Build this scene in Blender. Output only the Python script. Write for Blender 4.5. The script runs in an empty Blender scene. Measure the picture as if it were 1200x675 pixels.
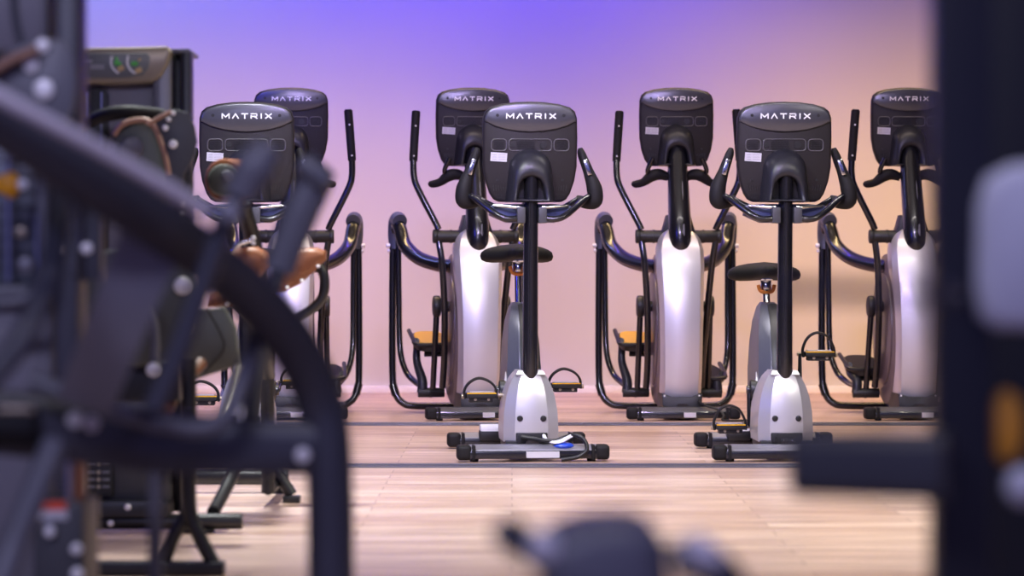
import bpy, bmesh, math, random
from mathutils import Vector, Matrix
random.seed(7)
PI = math.pi
C = bpy.context.scene.collection
SC = bpy.context.scene

# ------------------------------------------------------------------ camera, world, lights, exposure
FPX = 3432.0      # focal length in pixels of the 1200 px wide frame
CAMH = 0.81       # eye height
HOR = 308.0       # pixel row of the horizon
cam_d = bpy.data.cameras.new('camera')
cam = bpy.data.objects.new('camera', cam_d); C.objects.link(cam)
cam.location = (0, 0, CAMH); cam.rotation_euler = (PI/2, 0, 0)
cam_d.sensor_width = 36; cam_d.lens = 36*FPX/1200
cam_d.shift_y = (HOR-337.5)/1200
cam_d.clip_start = 0.05
cam_d.dof.use_dof = True; cam_d.dof.focus_distance = 13.0; cam_d.dof.aperture_fstop = 2.8
SC.camera = cam
SC.view_settings.view_transform = 'Standard'
try: SC.view_settings.look = 'None'
except Exception: pass
SC.view_settings.gamma = 1
SC.view_settings.use_curve_mapping = False
SC.view_settings.exposure = 0.0

w = bpy.data.worlds.new('world'); SC.world = w; w.use_nodes = True
bgn = w.node_tree.nodes['Background']
bgn.inputs[0].default_value = (0.30, 0.30, 1.0, 1); bgn.inputs[1].default_value = 0.40

def area(name, loc, target, size, sizey, power, col, spread=PI):
    d = bpy.data.lights.new(name, 'AREA'); d.shape = 'RECTANGLE'
    d.size = size; d.size_y = sizey; d.energy = power; d.color = col; d.spread = spread
    o = bpy.data.objects.new(name, d); C.objects.link(o); o.location = loc
    o.rotation_euler = (Vector(target)-Vector(loc)).to_track_quat('-Z', 'Y').to_euler()
    return o
def spot(name, loc, target, power, col, angle, blend=0.6, r=0.1):
    d = bpy.data.lights.new(name, 'SPOT'); d.energy = power; d.color = col
    d.spot_size = math.radians(angle); d.spot_blend = blend; d.shadow_soft_size = r
    o = bpy.data.objects.new(name, d); C.objects.link(o); o.location = loc
    o.rotation_euler = (Vector(target)-Vector(loc)).to_track_quat('-Z', 'Y').to_euler()
    return o

def lamp(name, loc, target, sx, sy, spread, power, col):
    area(name, loc, target, sx, sy, power, col, math.radians(spread))
lamp('wall_wash_left', (-3.2, 17.0, 3.5), (-3.0, 18.2, 2.2), 2.4, 0.2, 180, 48, (0.28, 0.33, 1))
lamp('wall_wash_centre', (-0.2, 17.0, 3.5), (-0.2, 18.2, 2.2), 3.2, 0.2, 180, 62, (0.075, 0.03, 1))
lamp('wall_low_left', (-1.6, 15.4, 3.5), (-1.6, 18.25, 0.5), 3.0, 0.3, 55, 17, (1, 0.60, 0.28))
lamp('wall_low_right', (2.4, 15.4, 3.5), (2.4, 18.25, 0.8), 3.0, 0.3, 55, 22, (1, 0.58, 0.08))
lamp('panel_row_back', (0.6, 16.3, 3.5), (0.6, 16.0, 0), 5.0, 0.3, 115, 68, (1, 0.70, 0.34))
spot('blue_spot_left', (-1.9, 12.9, 3.4), (-1.10, 15.35, 1.55), 260, (0.06, 0.08, 1), 17)
spot('blue_spot_centre', (-0.6, 12.9, 3.4), (-0.18, 15.35, 1.55), 70, (0.08, 0.08, 1), 17)
lamp('warm_row', (0.6, 14.4, 3.5), (0.6, 15.2, 0), 4.6, 0.15, 110, 22, (1, 0.80, 0.66))
lamp('spot_row_mid', (0.6, 12.6, 3.5), (0.6, 12.8, 0), 4.2, 0.15, 115, 50, (1, 0.92, 0.90))
lamp('spot_front_left', (-1.0, 9.4, 3.5), (-0.8, 10.2, 0), 0.30, 0.22, 125, 106, (0.96, 1, 1))
lamp('spot_front_centre', (0.9, 8.6, 3.5), (0.8, 10.0, 0), 0.30, 0.22, 125, 26, (1, 0.90, 0.88))
lamp('spot_front_right', (2.8, 8.2, 3.5), (2.2, 8.8, 0), 0.30, 0.22, 125, 88, (1, 0.95, 0.80))
lamp('violet_key', (0.0, 8.2, 3.4), (0.4, 14.4, 0.7), 0.6, 0.2, 70, 30, (0.62, 0.48, 1))
lamp('near_fill', (-1.6, 0.6, 3.0), (-1.0, 5.2, 0.8), 1.6, 0.4, 120, 34, (0.62, 0.62, 1))  # unseen fill lamp, added to brighten the fronts of the foreground machines
lamp('near_fill_top', (0.4, 2.6, 3.3), (-0.4, 5.0, 0.8), 2.0, 0.3, 180, 20, (0.9, 0.84, 0.9))  # second added fill from above, lifts the dark foreground equipment
lamp('blue_left', (-4.4, 9.2, 2.9), (-0.8, 14.0, 0.8), 0.4, 1.2, 180, 75, (0.05, 0.05, 1))
lamp('blue_near', (1.6, 2.2, 3.0), (-0.9, 4.8, 0.8), 1.2, 0.6, 180, 17, (0.4, 0.4, 1))

# ------------------------------------------------------------------ materials
MATS = {}
def mat(name, col, rough=0.5, metal=0.0, noise=0.06, scale=40, bump=0.0, bscale=300, coat=0.0, emis=None, spec=0.5):
    m = bpy.data.materials.new(name); m.use_nodes = True
    nt = m.node_tree; b = nt.nodes['Principled BSDF']
    b.inputs['Roughness'].default_value = rough; b.inputs['Metallic'].default_value = metal
    b.inputs['Coat Weight'].default_value = coat; b.inputs['Specular IOR Level'].default_value = spec
    tc = nt.nodes.new('ShaderNodeTexCoord'); n = nt.nodes.new('ShaderNodeTexNoise')
    n.inputs['Scale'].default_value = scale; n.inputs['Detail'].default_value = 3
    nt.links.new(tc.outputs['Object'], n.inputs['Vector'])
    mx = nt.nodes.new('ShaderNodeMix'); mx.data_type = 'RGBA'
    mx.inputs['A'].default_value = tuple(c*(1-noise) for c in col)+(1,)
    mx.inputs['B'].default_value = tuple(min(1, c*(1+noise)) for c in col)+(1,)
    nt.links.new(n.outputs['Fac'], mx.inputs['Factor'])
    nt.links.new(mx.outputs['Result'], b.inputs['Base Color'])
    if bump:
        n2 = nt.nodes.new('ShaderNodeTexNoise'); n2.inputs['Scale'].default_value = bscale
        nt.links.new(tc.outputs['Object'], n2.inputs['Vector'])
        bp = nt.nodes.new('ShaderNodeBump'); bp.inputs['Strength'].default_value = bump; bp.inputs['Distance'].default_value = 0.002
        nt.links.new(n2.outputs['Fac'], bp.inputs['Height']); nt.links.new(bp.outputs['Normal'], b.inputs['Normal'])
    if emis:
        b.inputs['Emission Color'].default_value = tuple(emis[:3])+(1,); b.inputs['Emission Strength'].default_value = emis[3]
    MATS[name] = m
    return m
M_tube  = mat('satin_black_tube', (0.009, 0.009, 0.012), 0.25, 0.0, coat=0.4)
M_near  = mat('powder_coat_black', (0.045, 0.045, 0.062), 0.40, bump=0.1)
M_near2 = mat('powder_coat_graphite', (0.125, 0.125, 0.15), 0.42, bump=0.1)
M_blk   = mat('black_plastic', (0.009, 0.009, 0.010), 0.45)
M_rub   = mat('black_rubber', (0.012, 0.011, 0.012), 0.6, bump=0.2, spec=0.2)
M_cons  = mat('console_plastic', (0.019, 0.016, 0.017), 0.50, bump=0.25, bscale=500, spec=0.25)
M_boss  = mat('console_boss', (0.020, 0.020, 0.025), 0.38, spec=0.4)
M_band  = mat('console_band_grey', (0.10, 0.10, 0.115), 0.28, 0.6)
M_silv  = mat('silver_paint', (0.58, 0.57, 0.60), 0.36, 0.58, noise=0.03, scale=8, coat=0.2)
M_grey  = mat('slate_grey_paint', (0.12, 0.128, 0.155), 0.35, 0.4)
M_disc  = mat('dark_disc_cover', (0.10, 0.075, 0.085), 0.35)
M_chr   = mat('chrome', (0.75, 0.75, 0.78), 0.15, 1.0)
M_bolt  = mat('bolt_zinc', (0.92, 0.90, 0.90), 0.35, 0.15)
M_mid   = mat('frame_black', (0.014, 0.014, 0.017), 0.38)
M_mid2  = mat('shroud_charcoal', (0.05, 0.05, 0.058), 0.45)
M_pale  = mat('pale_bar_grey', (0.62, 0.58, 0.64), 0.5)
M_silv2 = mat('pearl_silver_paint', (0.68, 0.665, 0.72), 0.36, 0.56, noise=0.03, scale=8, coat=0.2)
M_foot  = mat('foot_cover_grey', (0.24, 0.235, 0.28), 0.35, 0.5)
M_vent  = mat('vent_rim', (0.085, 0.08, 0.085), 0.4)
M_rim   = mat('worn_tan_edge', (0.36, 0.20, 0.14), 0.5)
M_wht   = mat('white_plastic', (0.85, 0.85, 0.87), 0.45)
M_logo  = mat('logo_white', (0.96, 0.96, 0.97), 0.5)
M_lab   = mat('label_paper', (0.55, 0.54, 0.58), 0.6)
M_labg  = mat('label_print', (0.35, 0.34, 0.38), 0.6)
M_yel   = mat('yellow_foot_pad', (0.80, 0.44, 0.005), 0.5)
M_org   = mat('orange_clamp', (0.60, 0.18, 0.02), 0.4)
M_lea   = mat('tan_upholstery', (0.23, 0.078, 0.030), 0.45, bump=0.3, bscale=200)
M_oliv  = mat('olive_grey_cover', (0.085, 0.092, 0.082), 0.5)
M_khaki = mat('khaki_trim', (0.36, 0.30, 0.22), 0.35, 0.4)
M_tow   = mat('tower_grey_violet', (0.17, 0.16, 0.19), 0.45)
M_towl  = mat('tower_light_grey', (0.20, 0.195, 0.225), 0.4, 0.3)
M_plac  = mat('placard_grey', (0.16, 0.165, 0.165), 0.4)
M_blue  = mat('blue_lid', (0.02, 0.07, 0.55), 0.35)
M_navy  = mat('navy_tray', (0.035, 0.045, 0.12), 0.35)
M_knob  = mat('orange_knob', (0.85, 0.36, 0.01), 0.4)
M_amb   = mat('amber_lens', (0.85, 0.36, 0.03), 0.35)
M_red   = mat('red_print', (0.75, 0.07, 0.02), 0.5)
M_grn   = mat('green_print', (0.10, 0.50, 0.08), 0.5)
M_tanp  = mat('tan_print', (0.60, 0.42, 0.20), 0.5)
M_padg  = mat('light_grey_pad', (0.62, 0.62, 0.68), 0.6)
M_alu   = mat('strip_aluminium', (0.16, 0.16, 0.19), 0.3, 0.6)
M_strip = mat('strip_dark', (0.03, 0.03, 0.035), 0.4)

def wall_mat():
    m = bpy.data.materials.new('wall_paint'); m.use_nodes = True; nt = m.node_tree; b = nt.nodes['Principled BSDF']
    tc = nt.nodes.new('ShaderNodeTexCoord'); n = nt.nodes.new('ShaderNodeTexNoise')
    n.inputs['Scale'].default_value = 1.2; n.inputs['Detail'].default_value = 6
    nt.links.new(tc.outputs['Object'], n.inputs['Vector'])
    mx = nt.nodes.new('ShaderNodeMix'); mx.data_type = 'RGBA'
    mx.inputs['A'].default_value = (0.60, 0.585, 0.575, 1); mx.inputs['B'].default_value = (0.66, 0.645, 0.63, 1)
    nt.links.new(n.outputs['Fac'], mx.inputs['Factor']); nt.links.new(mx.outputs['Result'], b.inputs['Base Color'])
    b.inputs['Roughness'].default_value = 0.75
    n2 = nt.nodes.new('ShaderNodeTexNoise'); n2.inputs['Scale'].default_value = 90
    nt.links.new(tc.outputs['Object'], n2.inputs['Vector'])
    bp = nt.nodes.new('ShaderNodeBump'); bp.inputs['Strength'].default_value = 0.1; bp.inputs['Distance'].default_value = 0.002
    nt.links.new(n2.outputs['Fac'], bp.inputs['Height']); nt.links.new(bp.outputs['Normal'], b.inputs['Normal'])
    return m
def floor_mat():
    m = bpy.data.materials.new('wood_floor'); m.use_nodes = True; nt = m.node_tree; b = nt.nodes['Principled BSDF']
    tc = nt.nodes.new('ShaderNodeTexCoord')
    br = nt.nodes.new('ShaderNodeTexBrick'); br.inputs['Scale'].default_value = 1.0
    br.inputs['Brick Width'].default_value = 1.25; br.inputs['Row Height'].default_value = 0.145
    br.inputs['Mortar Size'].default_value = 0.0016; br.inputs['Mortar Smooth'].default_value = 0.3; br.inputs['Bias'].default_value = 0
    br.inputs['Color1'].default_value = (0.71, 0.53, 0.43, 1); br.inputs['Color2'].default_value = (0.50, 0.335, 0.255, 1)
    br.inputs['Mortar'].default_value = (0.18, 0.10, 0.07, 1); br.offset = 0.37
    nt.links.new(tc.outputs['Object'], br.inputs['Vector'])
    mp = nt.nodes.new('ShaderNodeMapping'); mp.inputs['Scale'].default_value = (0.8, 22, 1)
    nt.links.new(tc.outputs['Object'], mp.inputs['Vector'])
    n = nt.nodes.new('ShaderNodeTexNoise'); n.inputs['Scale'].default_value = 2.2; n.inputs['Detail'].default_value = 7; n.inputs['Roughness'].default_value = 0.6
    nt.links.new(mp.outputs['Vector'], n.inputs['Vector'])
    rp = nt.nodes.new('ShaderNodeValToRGB')
    rp.color_ramp.elements[0].position = 0.36; rp.color_ramp.elements[0].color = (0.50, 0.44, 0.40, 1)
    rp.color_ramp.elements[1].position = 0.62; rp.color_ramp.elements[1].color = (1.22, 1.22, 1.22, 1)
    nt.links.new(n.outputs['Fac'], rp.inputs['Fac'])
    mx = nt.nodes.new('ShaderNodeMix'); mx.data_type = 'RGBA'; mx.blend_type = 'MULTIPLY'; mx.inputs['Factor'].default_value = 1
    nt.links.new(br.outputs['Color'], mx.inputs['A']); nt.links.new(rp.outputs['Color'], mx.inputs['B'])
    nt.links.new(mx.outputs['Result'], b.inputs['Base Color'])
    b.inputs['Roughness'].default_value = 0.33
    b.inputs['Specular IOR Level'].default_value = 0.45
    bp = nt.nodes.new('ShaderNodeBump'); bp.inputs['Strength'].default_value = 0.12; bp.inputs['Distance'].default_value = 0.001
    nt.links.new(n.outputs['Fac'], bp.inputs['Height']); nt.links.new(bp.outputs['Normal'], b.inputs['Normal'])
    return m
M_wall = wall_mat(); M_floor = floor_mat()
M_ceil = mat('ceiling_paint', (0.08, 0.08, 0.09), 0.8)
M_side = mat('side_wall_paint', (0.10, 0.10, 0.12), 0.8)
M_trimw = mat('white_skirting', (0.88, 0.87, 0.88), 0.4)

# ------------------------------------------------------------------ mesh helpers
def W(px, py, Y):
    """point at depth Y that the photo shows at (px, py)"""
    return Vector(((px-600)/FPX*Y, Y, CAMH-(py-HOR)/FPX*Y))
def smooth_pts(pts, n=6):
    P = [Vector(p) for p in pts]
    if len(P) < 3 or n <= 1: return P
    out = []
    for i in range(len(P)-1):
        p0 = P[max(i-1, 0)]; p1 = P[i]; p2 = P[i+1]; p3 = P[min(i+2, len(P)-1)]
        if i == 0: p0 = p1*2-p2
        if i == len(P)-2: p3 = p2*2-p1
        for k in range(n):
            t = k/n
            out.append(0.5*((2*p1)+(-p0+p2)*t+(2*p0-5*p1+4*p2-p3)*t*t+(-p0+3*p1-3*p2+p3)*t**3))
    out.append(P[-1]); return out
class MB:
    def __init__(s): s.bm = bmesh.new()
    def box(s, c, size, bev=0.0, rot=None, seg=2):
        r = bmesh.ops.create_cube(s.bm, size=1); vs = r['verts']
        bmesh.ops.scale(s.bm, vec=size, verts=vs)
        if bev > 0:
            es = list({e for v in vs for e in v.link_edges})
            rr = bmesh.ops.bevel(s.bm, geom=es, offset=bev, segments=seg, affect='EDGES', profile=0.6)
            vs = list({v for f in rr['faces'] for v in f.verts} | {v for v in vs if v.is_valid})
        M = Matrix.Translation(Vector(c))
        if rot is not None: M = M @ (rot if isinstance(rot, Matrix) else Matrix.Rotation(rot[1], 4, rot[0]))
        bmesh.ops.transform(s.bm, matrix=M, verts=vs); return s
    def tube(s, pts, r, n=6, sides=14, rx=None, flat=None, cap=True, up=(0, 0, 1), square=False):
        """round (or elliptic / rectangular) tube; r number or list per input point; flat = second radius"""
        raw = [Vector(p) for p in pts]
        P = smooth_pts(raw, n)
        if isinstance(r, (list, tuple)):
            R = []
            m = (len(P)-1)/(len(raw)-1)
            for i in range(len(P)):
                f = i/m; k = min(int(f), len(raw)-2); t = f-k
                R.append(r[k]*(1-t)+r[k+1]*t)
        else: R = [r]*len(P)
        k2 = 1.0 if flat is None else flat
        tang = []
        for i in range(len(P)):
            a = P[max(i-1, 0)]; b = P[min(i+1, len(P)-1)]; tang.append((b-a).normalized())
        u = Vector(up); 
        if abs(u.dot(tang[0])) > 0.95: u = Vector((1, 0, 0)) if abs(tang[0].x) < 0.9 else Vector((0, 1, 0))
        u = (u-tang[0]*u.dot(tang[0])).normalized()
        rings = []
        for i, p in enumerate(P):
            t = tang[i]; u = (u-t*u.dot(t)).normalized(); v = t.cross(u)
            ring = []
            for j in range(sides):
                a = 2*PI*(j+0.5)/sides; c, d = math.cos(a), math.sin(a)
                if square:
                    q = max(abs(c), abs(d)); e = 0.82
                    c = (c/q)*e+c*(1-e); d = (d/q)*e+d*(1-e)
                ring.append(s.bm.verts.new(p+u*c*R[i]+v*d*R[i]*k2))
            rings.append(ring)
        for i in range(len(rings)-1):
            for j in range(sides):
                s.bm.faces.new((rings[i][j], rings[i][(j+1) % sides], rings[i+1][(j+1) % sides], rings[i+1][j]))
        if cap:
            s.bm.faces.new(rings[0][::-1]); s.bm.faces.new(rings[-1])
        return s
    def cyl(s, a, b, r, r2=None, sides=20, bev=0.0):
        a = Vector(a); b = Vector(b); d = (b-a)
        L = d.length; d = d.normalized(); r2 = r if r2 is None else r2
        if bev > 0:
            prof = [(0, r-bev), (bev*0.3, r-bev*0.3), (bev, r), (L-bev, r2), (L-bev*0.3, r2-bev*0.3), (L, r2-bev)]
        else: prof = [(0, r), (L, r2)]
        u = d.orthogonal().normalized(); v = d.cross(u); rings = []
        for t, rr in prof:
            rings.append([s.bm.verts.new(a+d*t+u*math.cos(2*PI*j/sides)*rr+v*math.sin(2*PI*j/sides)*rr) for j in range(sides)])
        for i in range(len(rings)-1):
            for j in range(sides):
                s.bm.faces.new((rings[i][j], rings[i][(j+1) % sides], rings[i+1][(j+1) % sides], rings[i+1][j]))
        s.bm.faces.new(rings[0][::-1]); s.bm.faces.new(rings[-1]); return s
    def loft(s, rings, cap=True, closed=True):
        R = [[s.bm.verts.new(Vector(p)) for p in ring] for ring in rings]
        n = len(R[0])
        for i in range(len(R)-1):
            for j in range(n if closed else n-1):
                s.bm.faces.new((R[i][j], R[i][(j+1) % n], R[i+1][(j+1) % n], R[i+1][j]))
        if cap: s.bm.faces.new(R[0][::-1]); s.bm.faces.new(R[-1])
        return s
    def prism(s, outline, y0, y1, bev=0.0, M=None):
        """outline in (x,z), from depth y0 to y1, with an inset bevel at both ends"""
        n = len(outline)
        cx = sum(p[0] for p in outline)/n; cz = sum(p[1] for p in outline)/n
        def ins(d):
            out = []
            for i in range(n):
                a = Vector(outline[i-1]); b = Vector(outline[i]); c = Vector(outline[(i+1) % n])
                e1 = (b-a).normalized(); e2 = (c-b).normalized()
                n1 = Vector((-e1.y, e1.x)); n2 = Vector((-e2.y, e2.x))
                if n1.dot(Vector((cx, cz))-b) < 0 and area_sign < 0: pass
                nn = (n1+n2); 
                if nn.length < 1e-6: nn = n1
                nn = nn.normalized()*area_sign
                out.append((b.x+nn.x*d, b.y+nn.y*d))
            return out
        area_sign = 1 if sum(outline[i-1][0]*outline[i][1]-outline[i][0]*outline[i-1][1] for i in range(n)) > 0 else -1
        if bev > 0:
            st = [(y0, bev), (y0+bev*0.3, bev*0.3), (y0+bev, 0), (y1-bev, 0), (y1-bev*0.3, bev*0.3), (y1, bev)] if y1 > y0 else \
                 [(y0, bev), (y0-bev*0.3, bev*0.3), (y0-bev, 0), (y1+bev, 0), (y1+bev*0.3, bev*0.3), (y1, bev)]
        else: st = [(y0, 0), (y1, 0)]
        rings = []
        for y, d in st:
            o = ins(d) if d else outline
            ring = [Vector((p[0], y, p[1])) for p in o]
            if M is not None: ring = [M @ p for p in ring]
            rings.append(ring)
        return s.loft(rings)
    def sphere(s, c, r, sc=(1, 1, 1), seg=16, rot=None):
        rr = bmesh.ops.create_uvsphere(s.bm, u_segments=seg, v_segments=max(8, seg//2), radius=r)
        M = Matrix.Translation(Vector(c))
        if rot is not None: M = M @ Matrix.Rotation(rot[1], 4, rot[0])
        M = M @ Matrix.Diagonal((*sc, 1)); bmesh.ops.transform(s.bm, matrix=M, verts=rr['verts']); return s
    def build(s, name, m, parent=None, smooth=True, ang=38):
        bmesh.ops.recalc_face_normals(s.bm, faces=s.bm.faces)
        me = bpy.data.meshes.new(name); s.bm.to_mesh(me); s.bm.free()
        me.materials.append(m)
        if smooth:
            for p in me.polygons: p.use_smooth = True
            me.set_sharp_from_angle(angle=math.radians(ang))
        o = bpy.data.objects.new(name, me); C.objects.link(o)
        if parent is not None: o.parent = parent
        return o
def thing(name, label, cat, loc=(0, 0, 0), rz=0, group=None):
    o = bpy.data.objects.new(name, None); C.objects.link(o)
    o.location = loc; o.rotation_euler = (0, 0, rz); o['label'] = label; o['category'] = cat
    o.empty_display_size = 0.1
    if group: o['group'] = group
    return o
def tag(o, label, cat, group=None):
    o['label'] = label; o['category'] = cat
    if group: o['group'] = group
    return o
def struct(o): o['kind'] = 'structure'; return o

# ------------------------------------------------------------------ the setting
YW = 18.25
struct(MB().box((0, 8.5, -0.05), (14, 20.4, 0.1)).build('floor', M_floor, smooth=False))
struct(MB().box((0, YW+0.1, 1.8), (14, 0.2, 3.7)).build('wall_back', M_wall, smooth=False))
struct(MB().box((-6.6, 8.4, 1.8), (0.2, 20, 3.6)).build('wall_left', M_side, smooth=False))
struct(MB().box((6.6, 8.4, 1.8), (0.2, 20, 3.6)).build('wall_right', M_side, smooth=False))
struct(MB().box((0, 8.5, 3.65), (14, 20.4, 0.1)).build('ceiling', M_ceil, smooth=False))
struct(MB().box((0, YW-0.012, 0.022), (12.9, 0.024, 0.044), 0.003).build('baseboard_back', M_trimw))
for i, y in enumerate((11.62, 14.62)):
    t = MB().box((0, y, 0.003), (12.9, 0.10, 0.006), 0.002).build('trim_%d' % (i+1), M_strip); struct(t)
    MB().box((0, y-0.048, 0.0035), (12.9, 0.014, 0.007), 0.002).build('edge_profile', M_alu, t)
    MB().box((0, y+0.048, 0.0055), (12.9, 0.010, 0.011), 0.002).build('edge_profile', M_alu, t)

# ------------------------------------------------------------------ shared: the lettering and the console
GL = {'M': [[(0, 0), (0, 1), (.5, .25), (1, 1), (1, 0)]], 'A': [[(0, 0), (.5, 1), (1, 0)]], 'T': [[(0, 1), (1, 1)], [(.5, 1), (.5, 0)]],
      'R': [[(0, 0), (0, .62)], [(0, 1), (.9, 1), (1, .85), (1, .6), (.9, .42), (.1, .42)], [(.55, .42), (1, 0)]],
      'I': [[(0.5, 0), (0.5, 1)]], 'X': [[(0, 0), (1, 1)], [(0, 1), (1, 0)]]}
def strokes(mb, word, x0, z0, h, wd, gap, t, y):
    x = x0
    for ch in word:
        cw = wd*(0.3 if ch == 'I' else 1.2 if ch == 'M' else 1.0)
        for pl in GL[ch]:
            for a, b in zip(pl, pl[1:]):
                A = Vector((x+a[0]*cw, 0, z0+a[1]*h)); B = Vector((x+b[0]*cw, 0, z0+b[1]*h)); d = B-A
                ang = math.atan2(d.z, d.x); c = (A+B)/2
                mb.box((c.x, y, c.z), (d.length+t*0.8, 0.0025, t), rot=('Y', -ang))
        x += cw+gap
    return x
def wordwidth(word, wd, gap): return sum(wd*(0.3 if c == 'I' else 1.2 if c == 'M' else 1.0)+gap for c in word)-gap
def mirror_outline(h): return h+[(-x, z) for x, z in h[::-1] if abs(x) > 1e-6]

def console(parent, loc, tilt=0.05):
    """console seen from behind: its back faces -y"""
    half = [(0, .208), (.06, .206), (.12, .198), (.165, .185), (.185, .168), (.194, .140), (.196, .06), (.194, -.06), (.184, -.12), (.166, -.172), (.150, -.196), (.13, -.206), (0, -.209)]
    ol = mirror_outline(half)
    c = MB()
    c.prism(ol, 0.0, 0.055, 0.012)
    co = c.build('console', M_cons, parent, ang=50)
    co.location = loc; co.rotation_euler = (tilt, 0, 0)
    band = [(0, .202), (.06, .200), (.12, .192), (.160, .179), (.180, .162), (.188, .140), (.188, .128), (.15, .108), (.10, .094), (.05, .086), (0, .083)]
    MB().prism(mirror_outline(band), -0.010, 0.004, 0.006).build('top_band', M_band, co, ang=50)
    lg = MB(); ww = wordwidth('MATRIX', .0235, .0145)
    strokes(lg, 'MATRIX', -ww/2+.002, .140, .0185,   .0235, .0145, .0047, -0.0112); lg.build('lettering', M_logo, co, smooth=False)
    for x in (-.137, .137): MB().cyl((x, -.012, .152), (x, -.004, .152), .0065).build('screw', M_blk, co)
    for x in (-.135, .135): MB().cyl((x, -.004, -.115), (x, .002, -.115), .005).build('screw', M_blk, co)
    # slotted vent row with its rim
    v = MB()
    def rrect(x0, x1, z0, z1, r=.014, y0=-.003, y1=.004):
        pts = []
        for cx, cz, a0 in ((x1-r, z1-r, 0), (x0+r, z1-r, 90), (x0+r, z0+r, 180), (x1-r, z0+r, 270)):
            for k in range(4):
                a = math.radians(a0+k*30); pts.append((cx+r*math.cos(a), cz+r*math.sin(a)))
        return pts
    for x0, x1 in ((-.160, -.098), (-.088, .088), (.098, .160)):
        v.tube([(x, -.002, z) for x, z in rrect(x0, x1, .006, .054)+[rrect(x0, x1, .006, .054)[0]]], .0026, n=1, sides=6, cap=False)
    v.build('vent_rim', M_vent, co); v = MB()
    for k in range(6):
        z = .015+k*.006
        v.box((-.130, -.001, z), (.042, .004, .0022)); v.box((-.020, -.001, z), (.075, .004, .0022)); v.box((.130, -.001, z), (.042, .004, .0022))
    v.cyl((.055, -.004, .030), (.055, .002, .030), .015); v.cyl((-.073, -.004, .030), (-.073, .002, .030), .010)
    v.build('vent', M_blk, co)
    for sx in (-1, 1):
        g = MB()
        for k in range(6):
            hh = .026-.003*k
            g.box((sx*(.150-.010*k), -.001, -.148), (.003, .004, hh), rot=('Y', 0.15*sx))
        for k in range(3): g.box((sx*.125, -.001, -.175-.007*k), (.035-.006*k, .003, .0025))
        g.build('speaker_grille', M_blk, co)
    l = MB().box((-.130, -.002, -.020), (.068, .003, .036), rot=('Y', 0.06)).build('rating_label', M_lab, co)
    lp = MB()
    for k in range(3): 
        lp.box((-.148, -.0042, -.011-.009*k), (.018, .001, .003)); lp.box((-.118, -.0042, -.011-.009*k), (.030, .001, .0022))
    lp.build('print', M_labg, co)
    # boss the mast runs into
    def arch(hw, top, bot, y, dz=0, n=9):
        pts = [(hw*1.18, y, bot)]
        zc = top-hw*0.9
        for k in range(n): 
            a = PI*k/(n-1); pts.append((hw*math.cos(a), y+dz*math.sin(a), zc+hw*0.9*math.sin(a)))
        pts.append((-hw*1.18, y, bot)); return pts
    b = MB(); b.loft([arch(.088, .014, -.205, .004), arch(.086, .010, -.205, -.024), arch(.079, -.008, -.202, -.062), arch(.070, -.038, -.198, -.090), arch(.063, -.072, -.196, -.100), arch(.057, -.088, -.194, -.098), arch(.051, -.096, -.192, -.088), arch(.048, -.100, -.190, -.030)], cap=False)
    b.build('mast_boss', M_boss, co, ang=60)
    dk = MB(); dk.prism([(x, z) for x, y, z in arch(.0475, -.101, -.189, 0)], -.028, -.024); dk.build('boss_recess', M_blk, co)
    return co

def foot_bar(parent, y, name, hw, h=0.052, d=0.085, top=M_silv, sticker=None):
    f = MB().box((0, y, .012+h*.34), (hw*2-.06, d, h*.68), .008).build(name, M_tube, parent)
    prof = [(y-d/2+.002, .012+h*.62), (y-d/2+.006, .012+h*.74), (y-.004, .012+h*1.06), (y+d*.3, .012+h*1.10), (y+d/2-.002, .012+h*.95), (y+d/2-.002, .012+h*.5)]
    MB().loft([[(-hw+.05, a, b) for a, b in prof], [(hw-.05, a, b) for a, b in prof]]).build('top_cover', top, f, ang=20)
    for s in (-1, 1):
        e = MB(); e.box((s*(hw-.028), y, .012+h/2), (.060, d+.006, h+.010), .018, seg=3)
        e.box((s*(hw-.066), y, .012+h/2), (.014, d+.012, h+.010), .005)
        e.build('end_cap', M_rub, f)
        MB().cyl((s*(hw-.07), y, 0.0), (s*(hw-.07), y, .016), .018, bev=.003).build('levelling_foot', M_blk, f)
    if sticker:
        x0, x1 = sticker
        MB().box(((x0+x1)/2, y-d/2-.001, .030), (x1-x0, .003, .026)).build('label', M_lab, f)
    return f

# ------------------------------------------------------------------ upright bike
def pedal(parent, x, y, z, side, tilt=0.0, strap_h=.06):
    p = MB(); p.box((0, 0, 0), (.125, .095, .022), .006); p.box((0, 0, -.018), (.100, .070, .020), .004)
    po = p.build('pedal', M_blk, parent); po.location = (x, y, z); po.rotation_euler = (tilt, 0, 0)
    e = MB(); e.box((0, -.049, .010), (.122, .004, .0045), .001); e.build('tread', M_yel, po)
    t = MB().box((0, 0, .0145), (.100, .065, .004), .001).build('tread_plate', M_silv, po)
    s = MB(); pts = [(-.066, -.01, -.012), (-.070, -.012, .020), (-.050, -.016, strap_h*.8), (-.010, -.018, strap_h+.006), (.035, -.016, strap_h*.88), (.062, -.012, .028), (.066, -.01, -.012)]
    s.tube(pts, .0055, n=5, sides=8, flat=4, up=(0, 0, 1)); s.build('strap', M_rub, po)
    for xx in (-.025, .03): MB().cyl((xx, -.038, -.016), (xx, -.033, -.016), .006).build('bolt', M_khaki, po)
    MB().cyl((side*.062, 0, -.004), (side*.080, 0, -.004), .010, bev=.002).build('axle_nut', M_khaki, po)
    return po

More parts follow.
